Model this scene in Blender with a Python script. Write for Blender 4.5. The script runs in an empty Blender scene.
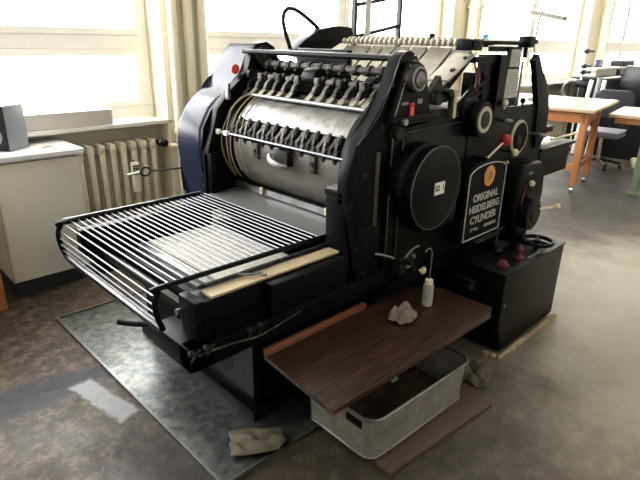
import bpy, bmesh, math, random
from mathutils import Vector, Matrix
random.seed(7)
PI = math.pi
S = bpy.context.scene
COL = S.collection

# ------------------------------------------------------------------ camera
RX = Vector((0.7180880084, 0.2352357269, -0.6549914236))
RY = Vector((-0.6957152963, 0.2671950051, -0.6667736165))
RZ = Vector((0.0181614604, 0.9344896907, 0.3555266225))
FPX = 529.04
EYE = Vector((0, 0, 1.6))
cam = bpy.data.objects.new('camera', bpy.data.cameras.new('camera'))
COL.objects.link(cam)
cam.matrix_world = Matrix.Translation(EYE) @ Matrix((RX, RY, RZ)).to_4x4()
cam.data.sensor_width = 36
cam.data.lens = FPX / 640 * 36
cam.data.clip_end = 200
S.camera = cam

# ------------------------------------------------------------------ light
W = bpy.data.worlds.new('World'); S.world = W; W.use_nodes = True
wn = W.node_tree
bg = wn.nodes['Background']
bg.inputs[0].default_value = (0.99, 0.985, 0.97, 1)
bg.inputs[1].default_value = 15.5
S.view_settings.view_transform = 'Standard'
S.view_settings.look = 'None'
S.view_settings.gamma = 1
S.view_settings.exposure = 0.34
WINX = [(-1.55, 2.06), (2.46, 5.95), (6.6, 10.2), (10.85, 14.2)]
for i, (a, b) in enumerate(WINX):            # daylight portals in the window openings
    L = bpy.data.lights.new('window_portal', 'AREA')
    L.shape = 'RECTANGLE'; L.size = b - a; L.size_y = 2.0
    L.cycles.is_portal = True
    o = bpy.data.objects.new('window_portal', L); COL.objects.link(o)
    o.location = ((a + b) / 2, 4.3, 2.0); o.rotation_euler = (-PI / 2, 0, 0)

def pix(px, py, ax, val):
    """where the sight line of a measured point meets a known plane (ax = 0,1,2)"""
    v = Vector((px - 320, -(py - 240), -FPX))
    r = Vector((RX.dot(v), RY.dot(v), RZ.dot(v)))
    t = (val - EYE[ax]) / r[ax]
    return EYE + r * t

# ------------------------------------------------------------------ materials
def mat(name, col, rough=.5, metal=0., var=None, vscale=8, vamt=.5, bump=0, bscale=60, rvar=0, spec=.5, coat=0, detail=5, stretch=None):
    m = bpy.data.materials.new(name); m.use_nodes = True
    nt = m.node_tree; n = nt.nodes; l = nt.links
    p = n['Principled BSDF']
    p.inputs['Base Color'].default_value = (*col, 1)
    p.inputs['Roughness'].default_value = rough
    p.inputs['Metallic'].default_value = metal
    p.inputs['Specular IOR Level'].default_value = spec
    p.inputs['Coat Weight'].default_value = coat
    p.inputs['Coat Roughness'].default_value = .12
    tc = n.new('ShaderNodeTexCoord')
    src = tc.outputs['Object']
    if stretch:
        mp = n.new('ShaderNodeMapping'); mp.inputs['Scale'].default_value = stretch
        l.new(src, mp.inputs['Vector']); src = mp.outputs['Vector']
    if var:
        t = n.new('ShaderNodeTexNoise'); t.inputs['Scale'].default_value = vscale
        t.inputs['Detail'].default_value = detail; t.inputs['Roughness'].default_value = .65
        l.new(src, t.inputs['Vector'])
        r = n.new('ShaderNodeMapRange'); r.inputs['From Min'].default_value = .62 - vamt * .4
        r.inputs['From Max'].default_value = .75
        l.new(t.outputs['Fac'], r.inputs['Value'])
        x = n.new('ShaderNodeMix'); x.data_type = 'RGBA'
        x.inputs[6].default_value = (*col, 1); x.inputs[7].default_value = (*var, 1)
        l.new(r.outputs['Result'], x.inputs[0]); l.new(x.outputs[2], p.inputs['Base Color'])
        if rvar:
            q = n.new('ShaderNodeMapRange'); q.inputs['To Min'].default_value = rough
            q.inputs['To Max'].default_value = rough + rvar
            l.new(t.outputs['Fac'], q.inputs['Value']); l.new(q.outputs['Result'], p.inputs['Roughness'])
    if bump:
        t2 = n.new('ShaderNodeTexNoise'); t2.inputs['Scale'].default_value = bscale
        t2.inputs['Detail'].default_value = 4
        l.new(src, t2.inputs['Vector'])
        b = n.new('ShaderNodeBump'); b.inputs['Strength'].default_value = bump
        b.inputs['Distance'].default_value = .01
        l.new(t2.outputs['Fac'], b.inputs['Height']); l.new(b.outputs['Normal'], p.inputs['Normal'])
    return m

M = {}
M['black'] = mat('black_enamel', (.0025, .0025, .003), .24, var=(.012, .011, .010), vscale=14, vamt=.2, rvar=.22, bump=.05, bscale=40, spec=.09)
M['cover'] = mat('sky_tinted_cover_enamel', (.007, .012, .034), .2, var=(.010, .016, .042), vscale=10, vamt=.2, rvar=.2, spec=.2)  # blue of the reflected sky mixed into the base colour
M['body'] = mat('black_body_enamel', (.004, .0035, .003), .26, var=(.016, .013, .009), vscale=9, vamt=.2, rvar=.2, bump=.06, bscale=30, spec=.10)
M['greasy'] = mat('greasy_iron', (.012, .011, .010), .4, .2, var=(.09, .08, .062), vscale=30, vamt=.3, rvar=.3, spec=.2)
M['grip'] = mat('worn_gripper_metal', (.028, .026, .024), .4, .5, var=(.20, .18, .15), vscale=40, vamt=.35, rvar=.3)
M['steel'] = mat('polished_steel', (.26, .26, .26), .28, 1, var=(.14, .13, .12), vscale=12, vamt=.4, rvar=.25)
M['rod'] = mat('bright_steel_rod', (.14, .145, .155), .3, 1)
M['drum'] = mat('cylinder_steel', (.21, .21, .21), .2, 1, var=(.05, .048, .046), vscale=9, vamt=.5, rvar=.3)
M['blanket'] = mat('grey_cylinder_packing', (.13, .12, .105), .4, .25, var=(.075, .07, .06), vscale=7, vamt=.4)
M['sheet'] = mat('grey_sheet_metal', (.20, .20, .205), .38, .5, var=(.18, .18, .18), vscale=8, vamt=.4)
M['board'] = mat('feed_board_strip', (.36, .335, .28), .35, .2, var=(.26, .24, .20), vscale=12, vamt=.4)
M['edge_cream'] = mat('worn_pale_ring', (.42, .39, .31), .4, .2)
M['edge'] = mat('painted_edge_highlight', (.09, .085, .08), .35, .5)  # lighter grey for highlights painted along the press edges
M['lampgrey'] = mat('cream_lamp_enamel', (.16, .145, .11), .5)
M['ivory'] = mat('ivory_roller', (.45, .41, .34), .35, .2, var=(.2, .18, .15), vscale=60, vamt=.3)
M['brass'] = mat('dull_brass', (.45, .30, .11), .4, .8)
M['cream'] = mat('cream_knob', (.70, .62, .45), .35)
M['red'] = mat('red_plastic', (.35, .012, .015), .3)
M['darkred'] = mat('dark_red_cable', (.09, .012, .012), .5)
M['redtag'] = mat('red_sticker', (.75, .08, .07), .5)
M['cord'] = mat('yellow_cord', (.30, .245, .14), .7)
M['white'] = mat('white_label', (.75, .74, .70), .6)
M['paper'] = mat('printed_paper', (.50, .49, .45), .7, var=(.34, .33, .30), vscale=50, vamt=.5)
M['ink'] = mat('black_ink', (.004, .004, .004), .5, spec=.08)
M['silverink'] = mat('silver_lettering', (.50, .50, .48), .4, .4)
M['tanwood'] = mat('pale_pressboard', (.45, .36, .23), .55, var=(.33, .26, .16), vscale=12, vamt=.4, stretch=(1, 8, 1))
M['lam'] = mat('brown_woodgrain_laminate', (.016, .008, .0055), .34, var=(.095, .050, .030), vscale=9, vamt=.55, stretch=(.5, 9, 1), spec=.18)
M['lamedge'] = mat('reddish_wood_edge', (.20, .075, .032), .45, var=(.12, .045, .02), vscale=10, stretch=(1, 10, 1))
M['floorboard'] = mat('worn_brown_board', (.085, .052, .035), .6, var=(.05, .032, .024), vscale=9, stretch=(1, 5, 1))
M['zinc'] = mat('zinc_tray', (.42, .41, .38), .42, .8, var=(.25, .24, .22), vscale=11, vamt=.5, rvar=.25)
M['oilwater'] = mat('oily_residue', (.05, .04, .028), .25, var=(.12, .10, .07), vscale=14)
M['mat'] = mat('oily_metal_drip_sheet', (.10, .115, .12), .22, .9, var=(.32, .32, .29), vscale=24, vamt=.6, rvar=.25, detail=9, bump=.05, bscale=30)
M['ragcloth'] = mat('stained_rag', (.12, .105, .075), .9, var=(.07, .05, .03), vscale=16, bump=.5, bscale=50)
M['ragcloth2'] = mat('patterned_rag', (.22, .19, .155), .9, var=(.11, .07, .055), vscale=45, bump=.4, bscale=60)
M['bottle'] = mat('grey_plastic_bottle', (.34, .34, .31), .4, var=(.22, .22, .2), vscale=18)
M['crust'] = mat('dried_yellow_crust', (.33, .27, .16), .8, var=(.14, .11, .07), vscale=20, bump=.4)
M['cabinet'] = mat('cream_white_laminate', (.60, .575, .51), .45, var=(.54, .51, .45), vscale=3)
M['cabtop'] = mat('pale_worktop', (.66, .67, .69), .3)
M['plinth'] = mat('dark_plinth', (.03, .03, .035), .6)
M['wallm'] = mat('cream_wall_paint', (.80, .745, .58), .6, var=(.75, .69, .52), vscale=2, vamt=.3, bump=.05)
M['wallback'] = mat('grey_white_wall_paint', (.74, .70, .62), .7)
M['frame'] = mat('white_window_frame', (.90, .88, .81), .4)
M['sill'] = mat('pale_window_sill', (.74, .72, .66), .35)
M['radiator'] = mat('cream_radiator_enamel', (.66, .60, .45), .4, var=(.56, .50, .37), vscale=14)
M['pipe'] = mat('cream_pipe_enamel', (.80, .74, .56), .35)
M['phone'] = mat('ivory_handset_plastic', (.86, .82, .64), .4)
M['foam'] = mat('beige_cardboard', (.55, .52, .46), .6)
M['speaker'] = mat('speaker_grey', (.20, .22, .25), .4)
M['blackpl'] = mat('black_plastic', (.008, .008, .009), .4, spec=.25)
M['leather'] = mat('black_leather', (.006, .006, .007), .2, bump=.05, bscale=20, spec=.3)
M['greyfab'] = mat('grey_upholstery', (.24, .25, .28), .6, bump=.1)
M['darkfab'] = mat('charcoal_upholstery', (.035, .035, .038), .6, spec=.2)
M['orangewood'] = mat('orange_varnished_wood', (.42, .17, .06), .45, var=(.30, .11, .035), vscale=8, stretch=(8, 8, 1))
M['palewood'] = mat('pale_wood_top', (.55, .42, .26), .4, var=(.44, .33, .2), vscale=6, stretch=(1, 8, 1))
M['greentop'] = mat('pale_green_cutting_mat', (.25, .34, .22), .3, var=(.12, .16, .175), vscale=2.2, vamt=.5)
M['greenleg'] = mat('sage_green_steel', (.17, .22, .14), .45)
M['chrome'] = mat('chrome', (.75, .75, .76), .15, 1)
M['blue'] = mat('blue_plastic', (.08, .36, .62), .4)
M['screen'] = mat('dark_blue_screen', (.03, .06, .16), .2)
M['ceil'] = mat('white_ceiling_paint', (.82, .80, .74), .7)
M['olive'] = mat('olive_grey_paint', (.05, .045, .03), .5)
M['orangelogo'] = mat('orange_enamel_emblem', (.62, .25, .06), .4, var=(.45, .16, .04), vscale=60)
M['darkpanel'] = mat('charcoal_storage_panel', (.008, .008, .009), .5, spec=.2)

g = bpy.data.materials.new('window_glass'); g.use_nodes = True
nt = g.node_tree; nt.nodes.clear()
go = nt.nodes.new('ShaderNodeOutputMaterial'); gm = nt.nodes.new('ShaderNodeMixShader')
gt = nt.nodes.new('ShaderNodeBsdfTransparent'); gg = nt.nodes.new('ShaderNodeBsdfGlossy'); gg.inputs['Roughness'].default_value = .02
gm.inputs[0].default_value = .04
nt.links.new(gt.outputs[0], gm.inputs[1]); nt.links.new(gg.outputs[0], gm.inputs[2])
nt.links.new(gm.outputs[0], go.inputs[0])
M['glass'] = g

def floor_material():
    m = bpy.data.materials.new('worn_concrete_floor'); m.use_nodes = True
    nt = m.node_tree; n = nt.nodes; l = nt.links; p = n['Principled BSDF']
    tc = n.new('ShaderNodeTexCoord'); geo = tc.outputs['Object']
    def noise(sc, det=6, rough=.6):
        t = n.new('ShaderNodeTexNoise'); t.inputs['Scale'].default_value = sc
        t.inputs['Detail'].default_value = det; t.inputs['Roughness'].default_value = rough
        l.new(geo, t.inputs['Vector']); return t.outputs['Fac']
    def ramp(src, a, b, lo=0, hi=1):
        r = n.new('ShaderNodeMapRange'); r.interpolation_type = 'SMOOTHSTEP'
        for k, v in (('From Min', a), ('From Max', b), ('To Min', lo), ('To Max', hi)): r.inputs[k].default_value = v
        l.new(src, r.inputs['Value']); return r.outputs['Result']
    def mix(fac, a, b):
        x = n.new('ShaderNodeMix'); x.data_type = 'RGBA'
        if isinstance(fac, float): x.inputs[0].default_value = fac
        else: l.new(fac, x.inputs[0])
        for i, c in ((6, a), (7, b)):
            if isinstance(c, tuple): x.inputs[i].default_value = (*c, 1)
            else: l.new(c, x.inputs[i])
        return x.outputs[2]
    def math_(op, a, b=None):
        x = n.new('ShaderNodeMath'); x.operation = op
        for i, c in enumerate((a, b)):
            if c is None: continue
            if isinstance(c, (int, float)): x.inputs[i].default_value = c
            else: l.new(c, x.inputs[i])
        return x.outputs[0]
    def blob(cx, cy, rx, ry, rot=0, soft=.35, nz=.5, nsc=7):
        mp = n.new('ShaderNodeMapping'); mp.vector_type = 'TEXTURE'
        mp.inputs['Location'].default_value = (cx, cy, 0); mp.inputs['Rotation'].default_value = (0, 0, rot)
        mp.inputs['Scale'].default_value = (rx, ry, 1)
        l.new(geo, mp.inputs['Vector'])
        ln = n.new('ShaderNodeVectorMath'); ln.operation = 'LENGTH'; l.new(mp.outputs[0], ln.inputs[0])
        s = math_('ADD', ln.outputs['Value'], math_('MULTIPLY', math_('SUBTRACT', noise(nsc), .5), nz))
        return ramp(s, 1 + soft, 1 - soft)
    c = mix(ramp(noise(1.1), .35, .7), (.027, .021, .015), (.074, .057, .041))
    c = mix(ramp(noise(16, 8, .75), .44, .64, 0, .75), c, (.17, .136, .10))
    c = mix(ramp(noise(6.5, 9, .75), .50, .64, 0, .9), c, (.032, .026, .021))
    c = mix(ramp(noise(38, 6, .8), .54, .66, 0, .6), c, (.022, .018, .015))
    # pale patch on the far right side: wear with window glare painted in
    c = mix(math_('MULTIPLY', blob(3.6, .6, 1.7, .9, .1, .5, .9, 3), .8), c, (.40, .365, .29))
    c = mix(math_('MULTIPLY', blob(6.2, 2.0, 1.6, .7, .1, .5, 1.2, 4), .75), c, (.06, .058, .055))
    # dark oil around the base of the press and the broad wiped stain to its left
    c = mix(math_('MULTIPLY', blob(1.3, 1.0, 1.4, .55, 0, .6, .9, 4), .6), c, (.035, .029, .021))
    c = mix(math_('MULTIPLY', blob(.70, 1.45, .17, .42, 0, .6, .5, 4), .85), c, (.02, .018, .02))
    a = pix(45, 392, 2, 0); b = pix(105, 362, 2, 0)
    c = mix(math_('MULTIPLY', blob(.42, 2.42, .46, .12, -.15, .5, .4, 4), .9), c, (.016, .019, .034))
    # pale rectangular patch of dried paint
    q = pix(104, 399, 2, 0)
    mp = n.new('ShaderNodeMapping'); mp.vector_type = 'TEXTURE'
    mp.inputs['Location'].default_value = (q.x, q.y, 0); mp.inputs['Rotation'].default_value = (0, 0, .17)
    l.new(geo, mp.inputs['Vector'])
    sx = n.new('ShaderNodeSeparateXYZ'); l.new(mp.outputs[0], sx.inputs[0])
    nz = math_('MULTIPLY', math_('SUBTRACT', noise(16, 5), .5), .07)
    fx = ramp(math_('ADD', math_('ABSOLUTE', sx.outputs[0]), nz), .062, .040)
    fy = ramp(math_('ADD', math_('ABSOLUTE', sx.outputs[1]), nz), .215, .19)
    pt = math_('MULTIPLY', math_('MULTIPLY', fx, fy), ramp(noise(40, 6, .8), .3, .5, .55, 1))
    c = mix(math_('MULTIPLY', pt, .7), c, (.34, .35, .38))
    l.new(c, p.inputs['Base Color']); p.inputs['Specular IOR Level'].default_value = .3
    l.new(ramp(noise(3, 6), .35, .7, .36, .62), p.inputs['Roughness'])
    bp = n.new('ShaderNodeBump'); bp.inputs['Strength'].default_value = .35; bp.inputs['Distance'].default_value = .01
    l.new(noise(22, 6), bp.inputs['Height']); l.new(bp.outputs[0], p.inputs['Normal'])
    return m
M['floor'] = floor_material()

# ------------------------------------------------------------------ mesh helpers
def tp(h):
    return [h[0], h[1], h[2]]
class G:
    """collects shapes into one bmesh"""
    def __init__(s): s.bm = bmesh.new()
    def box(s, x0, x1, y0, y1, z0, z1, bev=0, rot=None, about=None):
        b = bmesh.new()
        bmesh.ops.create_cube(b, size=1)
        for v in b.verts:
            v.co = Vector(((v.co.x + .5) * (x1 - x0) + x0, (v.co.y + .5) * (y1 - y0) + y0, (v.co.z + .5) * (z1 - z0) + z0))
        if bev: bmesh.ops.bevel(b, geom=b.edges[:], offset=bev, segments=2, profile=.6, affect='EDGES')
        if rot is not None:
            c = Vector(about) if about is not None else Vector(((x0 + x1) / 2, (y0 + y1) / 2, (z0 + z1) / 2))
            bmesh.ops.transform(b, verts=b.verts, matrix=Matrix.Translation(c) @ rot @ Matrix.Translation(-c))
        s._add(b); return s
    def _add(s, b):
        bmesh.ops.recalc_face_normals(b, faces=b.faces)
        me = bpy.data.meshes.new('t'); b.to_mesh(me); b.free()
        s.bm.from_mesh(me); bpy.data.meshes.remove(me)
    def prism(s, pts, y0, y1, axis=1, bev=0, seg=2):
        """pts: 2-D outline in the plane across the axis, extruded from y0 to y1"""
        b = bmesh.new()
        def mk(p, t):
            if axis == 1: return (p[0], t, p[1])
            if axis == 0: return (t, p[0], p[1])
            return (p[0], p[1], t)
        A = [b.verts.new(mk(p, y0)) for p in pts]; B_ = [b.verts.new(mk(p, y1)) for p in pts]
        b.faces.new(A); b.faces.new(B_[::-1])
        n = len(pts)
        for i in range(n): b.faces.new((A[i], B_[i], B_[(i + 1) % n], A[(i + 1) % n]))
        if bev:
            ed = [e for e in b.edges if all(v.co[axis] == e.verts[0].co[axis] for v in e.verts)]
            bmesh.ops.bevel(b, geom=ed, offset=bev, segments=seg, profile=.6, affect='EDGES')
        s._add(b); return s
    def cyl(s, p, q, r, r2=None, n=16, bev=0):
        p = Vector(p); q = Vector(q); d = q - p
        b = bmesh.new()
        bmesh.ops.create_cone(b, cap_ends=True, segments=n, radius1=r, radius2=r if r2 is None else r2, depth=d.length)
        if bev:
            ed = [e for e in b.edges if abs(e.verts[0].co.z - e.verts[1].co.z) < 1e-6]
            bmesh.ops.bevel(b, geom=ed, offset=bev, segments=2, profile=.6, affect='EDGES')
        m = Matrix.Translation((p + q) / 2) @ d.to_track_quat('Z', 'Y').to_matrix().to_4x4()
        bmesh.ops.transform(b, verts=b.verts, matrix=m)
        s._add(b); return s
    def ball(s, c, r, sc=(1, 1, 1)):
        b = bmesh.new(); bmesh.ops.create_uvsphere(b, u_segments=16, v_segments=10, radius=r)
        for v in b.verts: v.co = Vector((v.co.x * sc[0], v.co.y * sc[1], v.co.z * sc[2])) + Vector(c)
        s._add(b); return s
    def tube(s, pts, r, n=10, smooth=3):
        P_ = [Vector(p) for p in pts]
        if smooth and len(P_) > 2:
            out = []
            for i in range(len(P_) - 1):
                a = P_[max(i - 1, 0)]; b = P_[i]; c = P_[i + 1]; d = P_[min(i + 2, len(P_) - 1)]
                for k in range(smooth):
                    t = k / smooth
                    out.append(.5 * ((2 * b) + (c - a) * t + (2 * a - 5 * b + 4 * c - d) * t * t + (3 * b - a - 3 * c + d) * t ** 3))
            out.append(P_[-1]); P_ = out
        b = bmesh.new(); rings = []
        T = (P_[1] - P_[0]).normalized()
        N = T.orthogonal().normalized()
        for i, p in enumerate(P_):
            t = (P_[min(i + 1, len(P_) - 1)] - P_[max(i - 1, 0)])
            t = t.normalized() if t.length > 1e-9 else T
            N = (N - t * N.dot(t)).normalized(); Bn = t.cross(N)
            rings.append([b.verts.new(p + (N * math.cos(a) + Bn * math.sin(a)) * r) for a in [2 * PI * k / n for k in range(n)]])
        for i in range(len(rings) - 1):
            for k in range(n): b.faces.new((rings[i][k], rings[i][(k + 1) % n], rings[i + 1][(k + 1) % n], rings[i + 1][k]))
        b.faces.new(rings[0][::-1]); b.faces.new(rings[-1])
        s._add(b); return s
    def lathe(s, prof, c, axis=(0, 0, 1), n=28):
        """prof: list of (radius, height) along axis through c"""
        b = bmesh.new(); rings = []
        for r, h in prof:
            if r < 1e-5: rings.append([b.verts.new((0, 0, h))])
            else: rings.append([b.verts.new((r * math.cos(2 * PI * k / n), r * math.sin(2 * PI * k / n), h)) for k in range(n)])
        for A, B_ in zip(rings, rings[1:]):
            for k in range(n):
                a0, a1 = A[k % len(A)], A[(k + 1) % len(A)]; b0, b1 = B_[k % len(B_)], B_[(k + 1) % len(B_)]
                vs = []
                for v in (a0, a1, b1, b0):
                    if v not in vs: vs.append(v)
                if len(vs) > 2: b.faces.new(vs)
        m = Matrix.Translation(Vector(c)) @ Vector(axis).to_track_quat('Z', 'Y').to_matrix().to_4x4()
        bmesh.ops.transform(b, verts=b.verts, matrix=m)
        s._add(b); return s
    def ring(s, c, axis, R, r, n=36, k=10):
        b = bmesh.new(); rings = []
        for i in range(n):
            a = 2 * PI * i / n
            rings.append([b.verts.new(((R + r * math.cos(t)) * math.cos(a), (R + r * math.cos(t)) * math.sin(a), r * math.sin(t))) for t in [2 * PI * j / k for j in range(k)]])
        for i in range(n):
            for j in range(k): b.faces.new((rings[i][j], rings[(i + 1) % n][j], rings[(i + 1) % n][(j + 1) % k], rings[i][(j + 1) % k]))
        m = Matrix.Translation(Vector(c)) @ Vector(axis).to_track_quat('Z', 'Y').to_matrix().to_4x4()
        bmesh.ops.transform(b, verts=b.verts, matrix=m)
        s._add(b); return s

WM = {}
def wm(o): return WM.get(o.name, Matrix.Identity(4)) if o else Matrix.Identity(4)
def obj(name, geo, m, parent=None, base=None, local=False, bevel=0, smooth=35):
    """link geometry as ONE mesh object. Coordinates are world ones unless local."""
    me = bpy.data.meshes.new(name)
    bm = geo.bm
    W_ = wm(parent)
    if parent is None and base is not None: W_ = Matrix.Translation(Vector(base))
    if not local: bmesh.ops.transform(bm, verts=bm.verts, matrix=W_.inverted())
    bm.to_mesh(me); bm.free()
    me.materials.append(M[m] if isinstance(m, str) else m)
    for f in me.polygons: f.use_smooth = True
    me.set_sharp_from_angle(angle=math.radians(smooth))
    o = bpy.data.objects.new(name, me); COL.objects.link(o)
    if parent is not None: o.parent = parent
    elif base is not None: o.location = base
    WM[o.name] = W_
    if bevel:
        b = o.modifiers.new('bevel', 'BEVEL'); b.width = bevel; b.segments = 2; b.limit_method = 'ANGLE'
    return o
def tag(o, label=None, cat=None, group=None, kind=None):
    if label: o['label'] = label
    if cat: o['category'] = cat
    if group: o['group'] = group
    if kind: o['kind'] = kind
    return o
def thing(name, label, cat, loc, rz=0, group=None):
    o = bpy.data.objects.new(name, None); COL.objects.link(o); o.empty_display_size = .1
    o.location = loc; o.rotation_euler = (0, 0, rz)
    WM[o.name] = Matrix.Translation(Vector(loc)) @ Matrix.Rotation(rz, 4, 'Z')
    return tag(o, label, cat, group)
def struct(name, geo, m, **k): return tag(obj(name, geo, m, **k), kind='structure')
def copy_tree(o, parent=None):
    c = o.copy(); COL.objects.link(c)
    if parent is not None: c.parent = parent
    WM[c.name] = wm(o)
    for ch in list(o.children): copy_tree(ch, c)
    return c
def text(name, s, size, m, parent, loc, rot, ext=.0008, font_w=0, align='CENTER'):
    cu = bpy.data.curves.new('t', 'FONT'); cu.body = s; cu.size = size; cu.extrude = ext
    cu.align_x = align; cu.align_y = 'CENTER'; cu.offset = font_w
    t = bpy.data.objects.new('t', cu); COL.objects.link(t)
    dg = bpy.context.evaluated_depsgraph_get(); me = bpy.data.meshes.new_from_object(t.evaluated_get(dg))
    bpy.data.objects.remove(t)
    me.transform(Matrix.Translation(Vector(loc)) @ rot)
    me.transform(wm(parent).inverted()); me.materials.clear(); me.materials.append(M[m])
    o = bpy.data.objects.new(name, me); COL.objects.link(o); o.parent = parent
    WM[o.name] = wm(parent)
    return o
FACE_Y = Matrix.Rotation(PI / 2, 4, 'X')        # text lying in a plane that faces -y

# ================================================================== ROOM
WY = 4.0      # inner face of the window wall
struct('floor', G().box(-3, 15, -3, 4.3, -.1, 0), 'floor')
struct('ceiling', G().box(-3, 15, -3, 4.3, 3.15, 3.25), 'ceil')
w = G()
w.box(-3, 15, WY, WY + .3, 0, .99)
w.box(-3, 15, WY, WY + .3, 2.95, 3.15)
w.box(-3, WINX[0][0], WY, WY + .3, .99, 2.95)
for i in range(3): w.box(WINX[i][1], WINX[i + 1][0], WY, WY + .3, .99, 2.95)
w.box(WINX[3][1], 15, WY, WY + .3, .99, 2.95)
struct('wall_windows', w, 'wallm')
struct('wall_left', G().box(-3.2, -3, -3, 4.3, 0, 3.15), 'wallback')
struct('wall_back', G().box(-3, 15, -3.2, -3, 0, 3.15), 'wallback')
struct('wall_right', G().box(15, 15.2, -3, 4.3, 0, 3.15), 'wallback')

# pillars between the windows, each with a shallow pilaster
for n_, (a, b) in enumerate([(2.06, 2.46), (5.95, 6.6), (10.2, 10.85)]):
    q = G(); q.box(a, b, 3.80 if n_ == 0 else 3.84, WY, 0, 3.15)
    struct('trim_pillar_%d' % (n_ + 1), q, 'wallm', bevel=.01)
for i, (a, b) in enumerate(WINX):
    win = G()
    y0, y1 = 4.02, 4.10
    fr = .075
    win.box(a, a + fr, y0, y1, 1.09, 2.87); win.box(b - fr, b, y0, y1, 1.09, 2.87)
    win.box(a, b, y0, y1, 1.00, 1.09); win.box(a, b, y0, y1, 2.87, 2.95)
    win.box(a + fr, b - fr, y0 - .01, y1 - .005, 1.50, 1.60)
    m_ = (a + b) / 2
    win.box(m_ - .04, m_ + .04, y0, y1 - .01, 1.09, 2.87)
    f_ = struct('window_%d' % (i + 1), win, 'frame', bevel=.006)
    tr = G()
    for (u0, u1) in ((a + fr, m_ - .04), (m_ + .04, b - fr)):
        for (v0, v1) in ((1.09, 1.50), (1.60, 2.87)):
            s_ = .045
            tr.box(u0, u0 + s_, y0 - .02, y1 - .02, v0, v1); tr.box(u1 - s_, u1, y0 - .02, y1 - .02, v0, v1)
            tr.box(u0 + s_, u1 - s_, y0 - .018, y1 - .022, v0, v0 + s_); tr.box(u0 + s_, u1 - s_, y0 - .018, y1 - .022, v1 - s_, v1)
    obj('sash', tr, 'frame', f_, bevel=.004)
    gl = G()
    for (u0, u1) in ((a + fr + .01, m_ - .05), (m_ + .05, b - fr - .01)):
        for (v0, v1) in ((1.10, 1.49), (1.61, 2.86)): gl.box(u0, u1, 4.055, 4.06, v0, v1)
    obj('pane', gl, 'glass', f_)
    sl = G().box(a - .02, b + (.02 if i else .04), 3.80, 4.06, .965, .995, .006)
    struct('trim_sill_%d' % (i + 1), sl, 'sill')

# heating pipes that run up the pillars
def wall_pipe(x, y, r, lab, z0=0., z1=3.15, collar=()):
    t = thing('heating_pipe', lab, 'pipe', (x, y, z0))
    obj('riser', G().cyl((x, y, z0), (x, y, z1), r, n=18), 'pipe', t)
    for z in collar:
        obj('collar', G().cyl((x, y, z - .02), (x, y, z + .02), r * 1.25, n=18).box(x - .012, x + .012, y, 3.85 if y < 3.85 else 3.9, z - .012, z + .012), 'pipe', t)
wall_pipe(2.13, 3.755, .036, 'thin cream heating pipe nearest the left window', collar=(1.9, .9))
wall_pipe(2.26, 3.755, .036, 'middle of three cream pipes on the pillar left of the press', collar=(1.9,))
wall_pipe(2.38, 3.755, .036, 'cream pipe on the left pillar, closest to the blue-black cover', collar=(1.9,))
wall_pipe(6.28, 3.75, .085, 'thick cream pipe on the pillar behind the feeder rollers', collar=(2.0,))
wall_pipe(10.62, 3.72, .085, 'cream pipe on the far right pillar beyond the wooden table', collar=(2.05,))

# ================================================================== LEFT SIDE
# cabinet
t = thing('storage_cabinet', 'cream white cabinet with pale worktop under the left window', 'cabinet', (.95, 3.75, 0))
obj('body', G().box(.74, 1.235, 3.50, 3.985, .12, .885), 'cabinet', t)
obj('end_panel', G().box(-.20, -.17, 3.50, 3.985, 0, .885), 'cabinet', t)
obj('plinth', G().box(.76, 1.20, 3.56, 3.98, 0, .12), 'plinth', t)
dr = obj('door', G().box(.745, 1.23, 3.478, 3.498, .125, .875, .004), 'cabinet', t)
obj('lock', G().cyl((1.195, 3.468, .40), (1.195, 3.478, .40), .012).box(1.192, 1.198, 3.462, 3.468, .385, .42), 'brass', dr)
obj('edge_band', G().box(.735, .745, 3.474, 3.5, .125, .875), 'tanwood', t)
obj('worktop', G().box(-.22, 1.27, 3.46, 3.985, .887, .92, .006), 'cabtop', t)
# speaker
sx, sy = .90, 3.73
t = thing('loudspeaker', 'grey and black box loudspeaker on the cream cabinet', 'speaker', (sx, sy, .921), rz=-.9)
L_ = lambda: G()
obj('cabinet_shell', G().box(-.085, .085, -.085, .095, 0, .27, .006), 'speaker', t, local=True)
fb = obj('baffle', G().box(-.083, .083, -.094, -.085, .004, .266, .003), 'blackpl', t, local=True)
obj('woofer', G().lathe([(.055, 0), (.055, .006), (.048, .008), (.03, .002), (.012, .004), (0, .006)], (0, -.094, .09), (0, -1, 0)), 'greyfab', fb, local=True)
obj('tweeter', G().lathe([(.024, 0), (.022, .005), (.01, .006), (0, .009)], (0, -.094, .195), (0, -1, 0)), 'greyfab', fb, local=True)
# long beige box
t = thing('cardboard_box', 'long low beige cardboard box on the sill of the left window', 'box', (1.33, 3.88, .997))
obj('carton', G().box(.98, 1.63, 3.815, 3.935, .997, 1.10, .003), 'foam', t)
obj('lid_flap', G().prism([(3.812, 1.098), (3.94, 1.098), (3.955, 1.135), (3.95, 1.138), (3.935, 1.104), (3.812, 1.103)], .98, 1.635, axis=0), 'sill', t)
tag(obj('pencil', G().cyl((1.07, 3.62, .925), (1.14, 3.64, .925), .004, n=8), 'brass', base=(1.1, 3.63, .921)), 'short yellowish pencil lying on the worktop beside the loudspeaker', 'pencil')
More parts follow.
